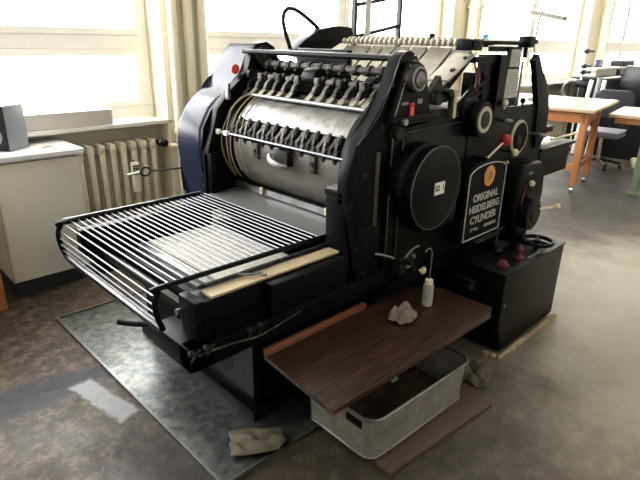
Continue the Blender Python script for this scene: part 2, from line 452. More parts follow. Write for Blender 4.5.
# radiator
t = thing('radiator', 'cream ribbed cast-iron radiator under the left window sill', 'radiator', (1.68, 3.86, .1))
for k in range(8):
    x = 1.36 + k * .080
    s_ = G()
    s_.box(x - .021, x + .021, 3.80, 3.835, .17, .83, .014).box(x - .021, x + .021, 3.90, 3.935, .17, .83, .014)
    s_.box(x - .027, x + .027, 3.795, 3.94, .78, .86, .026).box(x - .027, x + .027, 3.795, 3.94, .13, .21, .026)
    obj('rib', s_, 'radiator', t)
obj('foot', G().box(1.35, 1.37, 3.80, 3.93, 0, .14).box(1.91, 1.93, 3.80, 3.93, 0, .14), 'radiator', t)
v = obj('valve', G().cyl((1.94, 3.865, .82), (2.01, 3.865, .82), .018).cyl((2.0, 3.865, .80), (2.0, 3.80, .82), .014), 'greasy', t)
obj('knob', G().lathe([(.018, 0), (.030, .01), (.030, .03), (.018, .045), (0, .045)], (2.0, 3.80, .82), (0, -1, .1)), 'blackpl', v)
obj('feed_pipe', G().tube([(2.0, 3.865, .82), (2.03, 3.80, .80), (2.07, 3.73, .80), (2.14, 3.69, .80), (2.22, 3.69, .83), (2.34, 3.69, .85)], .017), 'pipe', t)
# handset
hp = pix(136.5, 177, 1, 3.76)
t = thing('telephone_handset', 'ivory cordless handset with dark keys hanging on the radiator ribs', 'handset', tuple(hp), rz=0)
hs = G().box(hp.x - .030, hp.x + .030, 3.748, 3.786, hp.z - .115, hp.z + .115, .012)
obj('shell', hs, 'phone', t)
obj('hook', G().tube([(hp.x, 3.778, hp.z + .10), (hp.x, 3.784, hp.z + .125), (hp.x, 3.79, hp.z + .12)], .005), 'greasy', t)
kk = G()
for i in range(4):
    for j in range(3): kk.box(hp.x - .022 + j * .016, hp.x - .012 + j * .016, 3.743, 3.749, hp.z + .02 + i * .020, hp.z + .032 + i * .020)
obj('keypad', kk, 'blackpl', t)
# wooden leg at the left edge
t = thing('wooden_stool', 'orange wooden stool standing at the left edge of the photo', 'stool', (.32, 3.22, 0))
for (x, y) in ((.635, 3.44), (.20, 3.44), (.20, 3.10), (.50, 3.10)): obj('leg', G().box(x - .025, x + .025, y - .025, y + .025, 0, .53, .004), 'orangewood', t)
obj('seat', G().box(.15, .60, 3.05, 3.47, .53, .56, .008), 'orangewood', t)
obj('stretcher', G().box(.20, .58, 3.43, 3.45, .18, .22), 'orangewood', t)

# black ladder-like rack behind the press
t = thing('ladder_rack', 'narrow black ladder-like metal rack in front of the middle window', 'rack', (3.9, 3.3, 0))
for x in (3.60, 4.21): obj('upright', G().box(x - .017, x + .017, 3.28, 3.32, 0, 2.6), 'blackpl', t)
for z in (1.62, 1.87, 2.2, .9, .3):
    obj('rung', G().prism([(3.6, z - .015), (4.21, z + .09), (4.21, z + .12), (3.6, z + .015)], 3.285, 3.315), 'blackpl', t)
tag(obj('hanging_strip', G().box(3.70, 3.77, 3.262, 3.268, 1.63, 2.5).box(3.73, 3.74, 3.262, 3.30, 2.38, 2.395), 'foam', base=(3.73, 3.265, 1.63)), 'long beige strip hanging on the black ladder rack', 'strip')

# ================================================================== FLOOR ITEMS
# drip sheet with raised edge
t = thing('drip_sheet', 'large oily metal sheet with a bright rim on the floor under the delivery end', 'floor sheet', (1.3, 2.2, 0))
obj('sheet', G().box(.835, 2.2, 1.34, 3.06, .002, .010), 'mat', t)
obj('rim', G().box(.825, .836, 1.335, 3.07, .001, .020).box(.83, 1.13, 1.335, 1.345, .001, .020).box(.83, 2.2, 3.06, 3.07, .001, .020), 'steel', t)

# laminated footboard
FZ = .38
t = thing('footboard', 'brown woodgrain footboard fixed along the operator side of the press', 'board', (1.65, 1.25, FZ))
obj('panel', G().prism([(1.105, 1.045), (2.165, 1.025), (2.235, 1.06), (2.235, 1.36), (2.10, 1.485), (1.15, 1.485)], FZ - .022, FZ, axis=2, bev=.003), 'lam', t)
obj('edge_strip', G().box(1.145, 1.76, 1.462, 1.485, FZ, FZ + .035, .006), 'lamedge', t)
obj('bracket', G().box(1.5, 1.54, 1.25, 1.50, FZ - .05, FZ - .022).box(1.98, 2.02, 1.15, 1.50, FZ - .05, FZ - .022), 'black', t)

# zinc tray
TR = math.atan2(-.07, .60)
t = thing('metal_tray', 'grey zinc tub with rounded corners half under the footboard', 'tray', (1.645, 1.212, 0.021), rz=-.03)
def rrect(hx, hy, r, n=6):
    o = []
    for (cx, cy, a0) in ((hx - r, hy - r, 0), (-hx + r, hy - r, PI / 2), (-hx + r, -hy + r, PI), (hx - r, -hy + r, 1.5 * PI)):
        for k in range(n + 1): o.append((cx + r * math.cos(a0 + k * PI / 2 / n), cy + r * math.sin(a0 + k * PI / 2 / n)))
    return o
def shell(loops):
    b = bmesh.new(); rs = [[b.verts.new((x, y, z)) for x, y in pts] for pts, z in loops]
    for A, B_ in zip(rs, rs[1:]):
        n = len(A)
        for i in range(n): b.faces.new((A[i], A[(i + 1) % n], B_[(i + 1) % n], B_[i]))
    b.faces.new(rs[0][::-1]); b.faces.new(rs[-1]); g_ = G(); g_._add(b); return g_
hx, hy, hz = .335, .205, .205
obj('tub', shell([(rrect(hx - .02, hy - .02, .05), 0), (rrect(hx - .012, hy - .012, .05), .008), (rrect(hx, hy, .06), hz - .006), (rrect(hx - .004, hy - .004, .056), hz - .006), (rrect(hx - .016, hy - .016, .05), .012)]), 'zinc', t, local=True)
rp = [(x, y, hz) for x, y in rrect(hx + .004, hy + .004, .062)]
obj('rolled_rim', G().tube(rp + [rp[0]], .007, smooth=0), 'steel', t, local=True)
rp = [(x, y, .008) for x, y in rrect(hx - .01, hy - .01, .055)]
obj('bottom_bead', G().tube(rp + [rp[0]], .006, smooth=0), 'steel', t, local=True)
obj('handle_slot', G().box(-hx - .003, -hx + .006, -.145, -.06, .145, .18, .003), 'ink', t, local=True)
obj('residue', shell([(rrect(hx - .025, hy - .025, .05), .012), (rrect(hx - .022, hy - .022, .05), .030)]), 'oilwater', t, local=True)
bm_ = pix(395, 376, 2, .07)
tag(obj('metal_clip', G().box(bm_.x - .012, bm_.x + .012, bm_.y - .006, bm_.y + .006, .045, .10, .003).box(bm_.x - .03, bm_.x + .012, bm_.y - .012, bm_.y, .05, .062, .002), 'white', base=(bm_.x, bm_.y, .05)), 'small pale clip standing in the dirty zinc tub', 'clip')
tag(obj('scrap_board', G().prism([(1.33, .945), (2.02, .885), (2.07, 1.0), (2.05, 1.31), (1.40, 1.325)], .001, .020, axis=2, bev=.002), 'floorboard', base=(1.7, 1.1, 0)), 'worn brown board lying on the floor under the zinc tub', 'board')

def rag(name, cx, cy, z0, lx, ly, h, m, seed, label, rot=0, fold=1.):
    rnd = random.Random(seed); b = bmesh.new(); n = 26
    ph = [rnd.uniform(0, 6.28) for _ in range(8)]; fr = [rnd.uniform(1.5, 3.6) for _ in range(8)]
    V_ = {}
    for i in range(n + 1):
        for j in range(n + 1):
            u = i / n * 2 - 1; v = j / n * 2 - 1
            e = max(abs(u), abs(v))
            edge = 1 + .07 * math.sin(3 * math.atan2(v, u) + ph[0]) + .04 * math.sin(7 * math.atan2(v, u) + ph[1])
            x = u * lx / 2 * edge * (1 - .12 * abs(v)); y = v * ly / 2 * edge * (1 - .12 * abs(u))
            hh = (abs(math.sin(fr[2] * u + 1.7 * v + ph[2])) * .55 + abs(math.sin(fr[3] * v - 1.3 * u + ph[3])) * .45)
            hh += .25 * math.sin(fr[4] * 2 * (u + v) + ph[4]) * fold
            z = h * max(.06, hh) * (1 - .75 * e ** 3) + .004
            c_, s_ = math.cos(rot), math.sin(rot)
            V_[i, j] = b.verts.new((cx + x * c_ - y * s_, cy + x * s_ + y * c_, z0 + z))
    for i in range(n):
        for j in range(n): b.faces.new((V_[i, j], V_[i + 1, j], V_[i + 1, j + 1], V_[i, j + 1]))
    g_ = G(); g_._add(b)
    o = obj(name, g_, m, base=(cx, cy, z0), smooth=60)
    sd = o.modifiers.new('thick', 'SOLIDIFY'); sd.thickness = .004; sd.offset = 1
    return tag(o, label, 'rag')
rag('cleaning_rag', 1.055, 1.43, .022, .23, .15, .030, 'ragcloth', 3, 'flattened olive-brown rag on the floor at the corner of the oily sheet', rot=-.6)
rag('cleaning_rag', 2.14, 1.05, .0, .13, .15, .11, 'ragcloth', 5, 'crumpled grey rag on the floor behind the right end of the zinc tub', rot=.4)
rag('cleaning_rag', 1.81, 1.285, FZ, .13, .12, .07, 'ragcloth2', 9, 'crumpled patterned rag lying on the brown footboard', rot=.3)

# oil bottle
t = thing('oil_bottle', 'grey plastic squeeze bottle with bent metal spout on the footboard', 'bottle', (2.015, 1.29, FZ))
bx, by = 2.015, 1.29
obj('body', G().lathe([(0, 0), (.022, 0), (.026, .004), (.026, .035), (.024, .04), (.026, .045), (.026, .105), (.021, .118), (0, .12)], (bx, by, FZ + .001)), 'bottle', t)
cp = obj('cap', G().lathe([(.020, .115), (.020, .138), (.010, .145), (0, .145)], (bx, by, FZ)), 'cream', t)
obj('spout', G().tube([(bx, by, FZ + .14), (bx + .003, by, FZ + .24), (bx + .004, by + .004, FZ + .285), (bx - .008, by + .012, FZ + .30), (bx - .026, by + .02, FZ + .285)], .0038), 'steel', t)

# ================================================================== PRESS
press = thing('printing_press', 'large black cylinder letterpress with slatted delivery table and feeder', 'printing press', (2.0, 2.0, 0))
P_ = press
NY, FY = 1.50, 2.62     # near and far side frames
# pedestal
obj('pedestal', G().box(1.16, 2.42, 1.58, 2.55, .03, .46).box(1.13, 2.44, 1.54, 2.59, .011, .07, .008), 'black', P_)
obj('access_hole', G().cyl((1.158, 1.80, .22), (1.162, 1.80, .22), .07, n=24), 'ink', P_)
obj('rear_base', G().box(2.42, 3.4, 1.56, 2.62, .0, .46, .01), 'black', P_)
# lower frame of the delivery
lf = G()
lf.box(.80, 1.95, 1.46, 1.54, .46, .555, .008).box(.80, .90, 1.46, 1.74, .46, .555, .008).box(1.04, 1.12, 1.5, 2.60, .46, .54, .008).box(.90, 1.95, 2.52, 2.60, .46, .555, .006)
lf.box(1.1, 1.6, 1.54, 2.52, .47, .50)
obj('lower_frame', lf, 'black', P_)
obj('paper_board', G().box(1.12, 1.60, 1.66, 2.50, .55, .585, .004).box(1.10, 1.14, 1.66, 2.50, .50, .56), 'sheet', P_)
obj('paper_stack', G().box(1.16, 1.58, 1.72, 2.46, .585, .600, .002), 'paper', P_)
bb = G()
for x in (.96, 1.04): bb.box(x - .015, x + .015, 1.64, 2.54, .545, .575)
obj('cross_slat', bb, 'greasy', P_)
# near side box beam
nb = G().box(.86, 1.64, 1.50, 1.615, .545, .705, .010)
obj('side_beam', nb, 'black', P_)
obj('corner_casting', G().box(.855, .90, 1.497, 1.62, .60, .712, .012), 'black', P_)
obj('wood_strip', G().box(.93, 1.60, 1.505, 1.572, .705, .714), 'tanwood', P_)
obj('slide_bar', G().box(.93, 1.62, 1.585, 1.597, .712, .726).cyl((.95, 1.575, .725), (1.25, 1.575, .725), .005), 'greasy', P_)
obj('latch', G().tube([(1.10, 1.58, .728), (1.14, 1.54, .728), (1.19, 1.535, .722), (1.19, 1.52, .718)], .005).ball((1.19, 1.52, .718), .009), 'steel', P_)
obj('side_box', G().box(1.17, 1.60, 1.45, 1.50, .56, .70, .006), 'black', P_)
obj('lower_side_plate', G().box(.93, 1.95, 1.485, 1.50, .555, .60), 'black', P_)
obj('end_bolt', G().cyl((.84, 1.61, .64), (.86, 1.61, .64), .012), 'steel', P_)
obj('cable', G().tube([(.83, 1.452, .53), (.87, 1.448, .535), (1.0, 1.45, .52), (1.10, 1.45, .505), (1.22, 1.45, .52), (1.32, 1.45, .535)], .004), 'grip', P_)
for x in (.80, .86, 1.05, 1.10): obj('linkage', G().cyl((x, 1.455, .55), (x, 1.44, .56), .011).cyl((x, 1.45, .52), (x + .03, 1.44, .56), .005), 'greasy', P_)
obj('far_beam', G().box(.86, 1.62, 2.555, 2.62, .56, .70, .01), 'black', P_)
obj('foot_lever', G().tube([(.95, 1.80, .50), (.86, 1.92, .45), (.78, 2.02, .45)], .012), 'black', P_)

# slatted delivery rack
rack = obj('delivery_rack', G().tube([(.79, 1.625, .58), (.772, 1.625, .64), (.768, 1.625, .70), (.785, 1.625, .738), (.83, 1.625, .752), (1.62, 1.60, .757)], .011, smooth=5)
, 'black', P_)
obj('far_rail', G().tube([(.79, 2.575, .58), (.772, 2.575, .64), (.768, 2.575, .70), (.785, 2.575, .738), (.83, 2.575, .752), (1.55, 2.575, .757)], .012, smooth=5), 'black', P_)
def rodobj(x, z, r=.0038): obj('slat_rod', G().cyl((x, 1.625, z), (x, 2.57, z), r, n=10), 'rod', rack)
for k in range(25):
    x = .80 + k * (1.585 - .80) / 24
    rodobj(x, .753 if x > .83 else .744)
for x, z in ((.776, .715), (.770, .683), (.771, .650), (.775, .618)): rodobj(x, z)
obj('front_bar', G().box(.772, .790, 1.625, 2.57, .572, .592, .003), 'rod', rack)
obj('rack_rail', G().box(.80, 1.56, 2.571, 2.579, .766, .771), 'steel', rack)
# grey sheet guide between grid and cylinder
obj('sheet_guide', G().prism([(1.60, .742), (1.86, .752), (1.86, .760), (1.60, .750)], 1.62, 2.56), 'sheet', P_)
gr = obj('guide_rail', G().box(1.80, 1.815, 1.60, 2.56, .765, .80), 'steel', P_)
for y in (1.78, 2.30): obj('stop', G().cyl((1.79, y, .772), (1.79, y, .80), .011).ball((1.79, y, .80), .013), 'cream', gr)

# side posts that carry the delivery
obj('near_post', G().box(1.60, 1.86, 1.485, 1.60, .45, .965, .014).box(1.60, 1.70, 1.49, 1.61, .955, .985, .008), 'black', P_)
obj('far_post', G().box(1.62, 1.72, 2.54, 2.62, .70, .985, .012), 'black', P_)
# impression cylinder
DC = (1.985, 1.03); DR = .27
def arc_prism(a0, a1, r0, r1, y0, y1, n=20):
    o = [(DC[0] + r1 * math.cos(a0 + (a1 - a0) * k / n), DC[1] + r1 * math.sin(a0 + (a1 - a0) * k / n)) for k in range(n + 1)]
    o += [(DC[0] + r0 * math.cos(a1 + (a0 - a1) * k / n), DC[1] + r0 * math.sin(a1 + (a0 - a1) * k / n)) for k in range(n + 1)]
    return G().prism(o, y0, y1)
R_ = math.radians
drum = obj('impression_cylinder', arc_prism(R_(50), R_(146), .16, DR, 1.62, 2.46, 30), 'drum', P_)
obj('packing_sheet', arc_prism(R_(170), R_(275), .16, DR - .004, 1.62, 2.44, 30), 'blanket', drum)
obj('cylinder_core', G().cyl((DC[0], 1.63, DC[1]), (DC[0], 2.52, DC[1]), .19, n=40), 'greasy', drum)
obj('cylinder_flange', G().cyl((DC[0], 2.47, DC[1]), (DC[0], 2.56, DC[1]), .278, n=56, bev=.006), 'black', drum)
obj('cylinder_flange', G().cyl((DC[0], 1.575, DC[1]), (DC[0], 1.605, DC[1]), .285, n=56, bev=.006), 'cover', drum)
# lower gripper row inside the cylinder gap
def dp(a, r): return (DC[0] + r * math.cos(R_(a)), DC[1] + r * math.sin(R_(a)))
def lower_gripper(y):
    g_ = G()
    x, z = dp(151, .255)
    g_.cyl((x, y - .022, z), (x, y + .022, z), .026, n=14)
    x2, z2 = dp(163, .262); g_.cyl((x2, y - .012, z2), (x2, y + .03, z2), .018, n=12)
    m4 = [dp(144, .275), dp(150, .285), dp(168, .283), dp(174, .268), dp(168, .25), dp(146, .25)]
    g_.prism(m4, y - .012, y + .004)
    m5 = [dp(146, .262), dp(160, .292), dp(166, .286), dp(152, .25)]
    g_.prism(m5, y + .012, y + .032)
    g_.cyl((x2 - .012, y - .03, z2), (x2 - .012, y - .018, z2), .02, n=8)
    return g_
for k in range(11): obj('gripper', lower_gripper(1.67 + k * .076), 'grip' if k % 2 else 'greasy', drum)
x_, z_ = dp(158, .235)
obj('gripper_shaft', G().cyl((x_, 1.61, z_), (x_, 2.53, z_), .014), 'steel', drum)
for y in (2.24, 1.80):
    x, z = dp(178, .272)
    obj('clamp_lug', G().box(x - .012, x + .012, y - .022, y + .022, z - .045, z + .04, .008).cyl((x - .02, y, z), (x - .01, y, z), .010), 'grip', drum)
x, z = dp(180, .28)
obj('cam_lever', G().box(x - .03, x + .02, 1.95, 2.05, z - .03, z + .05, .012), 'greasy', drum)
obj('lever_tip', G().tube([(x - .02, 2.09, z + .005), (x - .045, 2.05, z - .01), (x - .045, 1.99, z - .025), (x - .02, 1.96, z - .03)], .018), 'steel', drum)
# cords round the left end of the cylinder
for i, y in enumerate((2.535, 2.515, 2.485, 2.455, 2.42)):
    pts = []
    for k in range(17):
        a = 60 + k * (160 if i < 3 else 148) / 16
        wob = .012 * math.sin(k * .7 + i * 1.9) * (1 if i < 2 else .3)
        r = DR + .014 + (.012 if (i < 2 and 5 < k < 9) else 0)
        x, z = dp(a, r); pts.append((x, y + wob - k * .001 * i, z))
    obj('tape_cord', G().tube(pts, .0033, n=6, smooth=2), 'cord', P_)
# upper gripper/transfer assembly
def row(x, z, dx, y, kind):
    g_ = G()
    g_.cyl((x, y - .016, z), (x, y + .016, z), .030, n=14)
    g_.prism([(x + .02, z + .02), (x - .02, z + .035), (x - .085, z - .02), (x - .10, z - .05), (x - .085, z - .055), (x - .02, z - .02)], y - .012, y + .012, bev=.003)
    g_.cyl((x - .04, y - .026, z + .01), (x - .04, y + .026, z + .01), .014, n=10)
    if kind: g_.box(x - .07, x - .045, y - .018, y + .018, z - .01, z + .03, .005)
    return g_
UX, UZ = 1.99, 1.385
up = obj('transfer_shaft', G().cyl((UX, 1.56, UZ), (UX, 2.58, UZ), .017).cyl((UX + .06, 1.56, UZ - .03), (UX + .06, 2.58, UZ - .03), .03), 'greasy', P_)
for k in range(13):
    if k in (6,): continue
    obj('finger', row(UX, UZ, 0, 1.62 + k * .077, k % 2), 'grip' if k % 3 else 'greasy', up)
    y = 1.62 + k * .077
    obj('finger_tip', G().prism([(UX - .055, UZ - .055), (UX - .10, UZ - .085), (UX - .103, UZ - .078), (UX - .05, UZ - .04)], y + .018, y + .052), 'board', up)
obj('cam_housing', G().cyl((UX - .01, 2.03, UZ + .025), (UX - .01, 2.13, UZ + .025), .05, n=20, bev=.008), 'black', up)
obj('cam_housing', G().cyl((UX + .01, 1.66, UZ + .01), (UX + .01, 1.72, UZ + .01), .045, n=20, bev=.008), 'black', up)
bar2 = obj('gripper_bar', G().cyl((2.03, 1.60, 1.458), (2.03, 2.56, 1.458), .020), 'grip', P_)
for k in range(11):
    y = 1.66 + k * .083
    obj('bar_clip', G().cyl((2.03, y - .010, 1.458), (2.03, y + .010, 1.458), .027).box(1.985, 2.03, y - .008, y + .008, 1.435, 1.447), 'greasy', bar2)
obj('tie_bar', G().cyl((1.93, 1.52, 1.525), (1.93, 2.62, 1.525), .013), 'black', P_)
obj('tie_bar', G().cyl((2.08, 1.52, 1.52), (2.08, 2.62, 1.52), .016), 'black', P_)
obj('tie_bar', G().cyl((1.885, 1.54, 1.295), (1.885, 2.62, 1.295), .010), 'steel', P_)
A = pix(213, 131, 1, 2.62); B2 = pix(357, 162, 1, 1.50)
rx_, rz_ = (A.x + B2.x) / 2, (A.z + B2.z) / 2
lr = obj('front_rod', G().cyl((rx_, 1.50, rz_), (rx_, 2.66, rz_), .0075), 'rod', P_)
for y in (2.56, 2.48): obj('label_tag', G().box(rx_ - .011, rx_ + .009, y - .017, y + .017, rz_ - .013, rz_ + .013, .002), 'white', lr)
obj('rod_end', G().cyl((rx_, 1.485, rz_), (rx_, 1.52, rz_), .014).cyl((rx_, 1.482, rz_), (rx_, 1.487, rz_), .007), 'cover', lr)

# far side drive cover (blue-black, the blue put in for reflected sky)
def prof(l, y): return [(pix(a, b, 1, y).x, pix(a, b, 1, y).z) for a, b in l]
outer = [(224, 48), (213, 72), (207, 86), (194, 93), (185, 104), (177, 122), (176, 142), (180, 165), (188, 190)]
o_ = prof(outer, 2.90)
xb = o_[-1]
pr = o_ + [(1.62, .62), (2.35, .62), (2.35, 1.42), (2.14, 1.50), (2.09, 1.545), (2.02, 1.565)]
cv = obj('drive_cover', G().prism(pr, 2.64, 2.90, bev=.03, seg=4), 'cover', P_, smooth=50)
sk = [(p[0] + .02, p[1] - .004) for p in pr]
obj('cover_seam', G().prism([(a * .985 + .03, b * .99 + .008) for a, b in pr], 2.625, 2.645), 'black', cv)
sp = pix(234, 69, 1, 2.64)
obj('round_sticker', G().cyl((sp.x - .002, 2.63, sp.z), (sp.x - .002, 2.621, sp.z), .027, n=24), 'redtag', cv)
fr_out = [(1.62, .70), (1.62, .98), (1.66, 1.10), (1.70, 1.22), (1.80, 1.33), (1.92, 1.42), (1.95, 1.53), (1.99, 1.57), (2.06, 1.58), (2.12, 1.55), (2.16, 1.45), (2.6, 1.35), (2.6, .46), (1.9, .46)]
obj('far_frame', G().prism(fr_out, 2.57, 2.625, bev=.006), 'black', P_)
sh_ = pix(207, 96, 1, 2.57)
obj('frame_boss', G().cyl((2.02, 2.545, 1.50), (2.02, 2.575, 1.50), .05, n=24, bev=.005).cyl((1.93, 2.54, 1.40), (1.93, 2.575, 1.40), .03, n=18), 'greasy', P_)
obj('frame_lug', G().box(1.755, 1.775, 2.54, 2.57, 1.27, 1.36, .006), 'steel', P_)

# near side frame: leaning arm with round top
arm = [(1.60, .93), (1.60, 1.06), (1.65, 1.19), (1.757, 1.282), (1.833, 1.393), (1.885, 1.50), (1.90, 1.53), (1.93, 1.552), (1.965, 1.558), (2.0, 1.545), (2.022, 1.51), (2.02, 1.45), (1.93, 1.28), (1.86, 1.22), (1.84, 1.0), (1.84, .46), (1.74, .46), (1.66, .60), (1.62, .8)]
na = obj('near_frame', G().prism(arm, 1.47, 1.53, bev=.008), 'black', P_)
# curved inner guard beside the cylinder
gp = []
for k in range(15):
    a = R_(95 + k * 7); gp.append((DC[0] + .02 + .325 * math.cos(a), DC[1] + .325 * math.sin(a)))
for k in range(14, -1, -1):
    a = R_(95 + k * 7); gp.append((DC[0] + .02 + .255 * math.cos(a), DC[1] + .255 * math.sin(a)))
gd = obj('curved_guard', G().prism(gp, 1.545, 1.60, bev=.006), 'black', P_)
lp = pix(366, 121, 1, 1.57)
obj('guard_label', G().prism([dp(106, .322), dp(106, .328), dp(114, .325), dp(114, .319)], 1.556, 1.575), 'white', gd)
# dial plate
pl = [(1.83, 1.29), (1.925, 1.515), (1.98, 1.52), (2.03, 1.50), (2.07, 1.42), (2.11, 1.285)]
dpn = obj('dial_plate', G().prism(pl, 1.435, 1.475, bev=.004), 'body', P_)
obj('plate_edge', G().tube([(1.845, 1.434, 1.295), (1.93, 1.434, 1.505)], .003, smooth=0), 'steel', dpn)
dl = obj('dial', G().cyl((1.954, 1.40, 1.446), (1.954, 1.435, 1.446), .058, n=40, bev=.003), 'greasy', dpn)
obj('dial_ring', G().ring((1.954, 1.399, 1.446), (0, 1, 0), .046, .007, n=40), 'sheet', dl)
obj('dial_hub', G().lathe([(.034, 0), (.032, .008), (.014, .012), (0, .018)], (1.954, 1.399, 1.446), (0, -1, 0)), 'steel', dl)
obj('scale_label', G().box(1.885, 1.935, 1.432, 1.436, 1.337, 1.349), 'sheet', dpn)
obj('scale_label', G().box(2.0, 2.035, 1.432, 1.436, 1.337, 1.357), 'sheet', dpn)
obj('red_tag', G().box(1.945, 1.970, 1.425, 1.434, 1.283, 1.345, .003).ball((1.957, 1.425, 1.335), .008), 'redtag', dpn)
obj('plate_base', G().box(1.82, 2.14, 1.42, 1.50, 1.258, 1.290, .008), 'black', P_)
obj('base_knob', G().cyl((1.885, 1.40, 1.268), (1.885, 1.42, 1.268), .015), 'steel', P_)

# main body
body_pts = [(1.865, .49), (1.865, 1.19), (1.885, 1.23), (1.93, 1.248), (2.50, 1.25), (2.53, 1.262), (3.25, 1.255), (3.33, 1.23), (3.37, 1.10), (3.42, .95), (3.42, .49)]
bd = obj('main_body', G().prism(body_pts, 1.455, 2.55, bev=.02, seg=3), 'body', P_)
obj('body_panel', G().prism([(1.93, .62), (1.93, 1.16), (1.95, 1.20), (1.99, 1.215), (2.47, 1.222), (2.47, .62)], 1.445, 1.457, bev=.004), 'body', bd)
obj('corner_boss', G().cyl((1.885, 1.425, 1.215), (1.885, 1.47, 1.215), .030, n=20, bev=.004), 'greasy', bd)
obj('base_rail', G().prism([(1.86, .43), (1.87, .49), (2.7, .49), (2.7, .485), (2.40, .485), (2.40, .43)], 1.435, 1.50), 'black', P_)
obj('near_base_panel', G().box(1.86, 2.40, 1.505, 1.56, .02, .45, .006), 'black', P_)
seam = G().box(2.49, 2.494, 1.449, 1.456, .60, 1.23)
obj('body_seam', seam, 'ink', bd)

# valve cluster low on the near side
vc = G().box(1.93, 2.03, 1.40, 1.46, .52, .63, .01).cyl((1.96, 1.36, .60), (1.96, 1.42, .60), .018).cyl((2.0, 1.37, .55), (2.0, 1.42, .55), .014).cyl((1.90, 1.38, .59), (1.95, 1.40, .58), .01)
obj('body_highlight', G().tube([(1.865, 1.452, .62), (1.865, 1.452, 1.19), (1.885, 1.452, 1.232), (1.93, 1.452, 1.25), (2.42, 1.452, 1.252)], .0035, n=6, smooth=3), 'edge', bd)  # added thin tube that draws the highlight on the rounded body edge
obj('panel_highlight', G().tube([(1.93, 1.443, .62), (1.93, 1.443, 1.16), (1.95, 1.443, 1.20), (1.99, 1.443, 1.215), (2.42, 1.443, 1.222)], .0025, n=6, smooth=3), 'edge', bd)  # painted highlight line along the panel outline
for (x, z) in ((1.66, 1.12), (1.70, 1.05), (1.66, .72), (1.72, .58), (1.79, 1.25), (1.86, 1.42)):
    obj('frame_bolt', G().cyl((x, 1.458, z), (x, 1.472, z), .010, n=6), 'greasy', na)
obj('frame_strip', G().box(1.775, 1.80, 1.462, 1.472, .80, 1.14, .003), 'olive', na)
obj('arm_highlight', G().tube([(1.652, 1.468, 1.188), (1.759, 1.468, 1.28), (1.835, 1.468, 1.391), (1.887, 1.468, 1.499), (1.902, 1.468, 1.529), (1.931, 1.468, 1.551), (1.965, 1.468, 1.557), (2.0, 1.468, 1.544)], .003, n=6), 'edge', na)  # pale tube in place of the highlight on the arm outline
obj('post_cap', G().box(1.602, 1.70, 1.488, 1.60, .985, .992, .002), 'sheet', P_)
v_ = obj('valve_block', vc, 'greasy', P_)
obj('valve_nut', G().cyl((1.97, 1.385, .575), (1.97, 1.402, .575), .017, n=6), 'sheet', v_)
obj('valve_nut', G().cyl((2.015, 1.385, .61), (2.015, 1.402, .61), .012, n=6), 'sheet', v_)
obj('valve_lever', G().tube([(1.94, 1.39, .62), (1.97, 1.375, .66), (2.02, 1.37, .67)], .005), 'sheet', v_)
obj('valve_knob', G().ball((2.06, 1.36, .53), .020, (1, .7, 1)).cyl((2.03, 1.36, .54), (2.06, 1.36, .53), .006), 'cream', v_)
obj('valve_plate', G().box(1.885, 1.945, 1.455, 1.458, .42, .46), 'sheet', v_)
obj('pipe_stub', G().tube([(1.80, 1.46, .66), (1.84, 1.42, .65), (1.88, 1.41, .63)], .006), 'steel', v_)

# round belt cover
bc = obj('belt_cover', G().cyl((2.085, 1.34, .950), (2.085, 1.46, .950), .20, n=56, bev=.010).box(1.99, 2.285, 1.345, 1.455, .74, .94, .02), 'black', P_, smooth=40)
obj('rim_highlight', G().ring((2.085, 1.345, .950), (0, 1, 0), .198, .004, n=64, k=8), 'edge', bc)  # lighter ring painting the highlight round the belt cover
obj('rear_disc', G().prism([(1.83, .95)] + [(2.03 + .20 * math.cos(PI - k * PI / 16), .965 + .20 * math.sin(PI - k * PI / 16)) for k in range(17)] + [(2.23, .95)], 1.38, 1.456, bev=.008), 'black', P_)
obj('number_label', G().box(2.060, 2.140, 1.337, 1.341, .920, .980), 'white', bc)
text('number', '52  1', .036, 'ink', bc, (2.100, 1.3365, .951), FACE_Y, font_w=.0008)

# name plate cover
ns = [(2.40, .575), (2.40, .955)]
for k in range(11):
    a = PI - k * PI / 10; ns.append((2.605 + .205 * math.cos(a), .955 + .055 * math.sin(a)))
ns += [(2.81, .575)]
nc = obj('name_cover', G().prism(ns, 1.37, 1.456, bev=.010, seg=3), 'black', P_)
nbz = [(2.605 + (x - 2.605) * 1.0, z) for x, z in ns]
def outline(pts, y, r, m, name, parent):
    obj(name, G().tube([(x, y, z) for x, z in pts + [pts[0]]], r, n=6, smooth=0), m, parent)
ns2 = [(2.605 + (x - 2.605) * .93, .785 + (z - .785) * .94) for x, z in ns]
obj('name_plate', G().prism(ns2, 1.364, 1.370), 'ink', nc)
outline(ns2, 1.363, .0035, 'silverink', 'plate_border', nc)
em = obj('emblem', G().lathe([(.056, 0), (.056, .003), (.050, .005), (0, .005)], (2.615, 1.364, .925), (0, -1, 0), n=36), 'orangelogo', nc)
es = em.data
for v in es.vertices: pass
eg = G()
for i in range(-2, 3): eg.cyl((2.615 + i * .012, 1.358, .925 - .028 + abs(i) * .006), (2.615 + i * .008, 1.358, .925 + .028 - abs(i) * .006), .0022, n=6)
obj('emblem_relief', eg, 'brass', em)
for s_, z, sz in (('ORIGINAL', .816, .058), ('HEIDELBERG', .754, .057), ('CYLINDER', .692, .059)):
    text('lettering', s_, sz, 'silverink', nc, (2.605, 1.3625, z), FACE_Y, font_w=.0014)
text('lettering', '17 Mon', .030, 'silverink', nc, (2.520, 1.3625, .638), FACE_Y)
# second small word is not legible: short strokes
st = G()
for i in range(9): st.box(2.625 + i * .015, 2.633 + i * .015, 1.362, 1.3635, .628, .646)
obj('small_marks', st, 'silverink', nc)

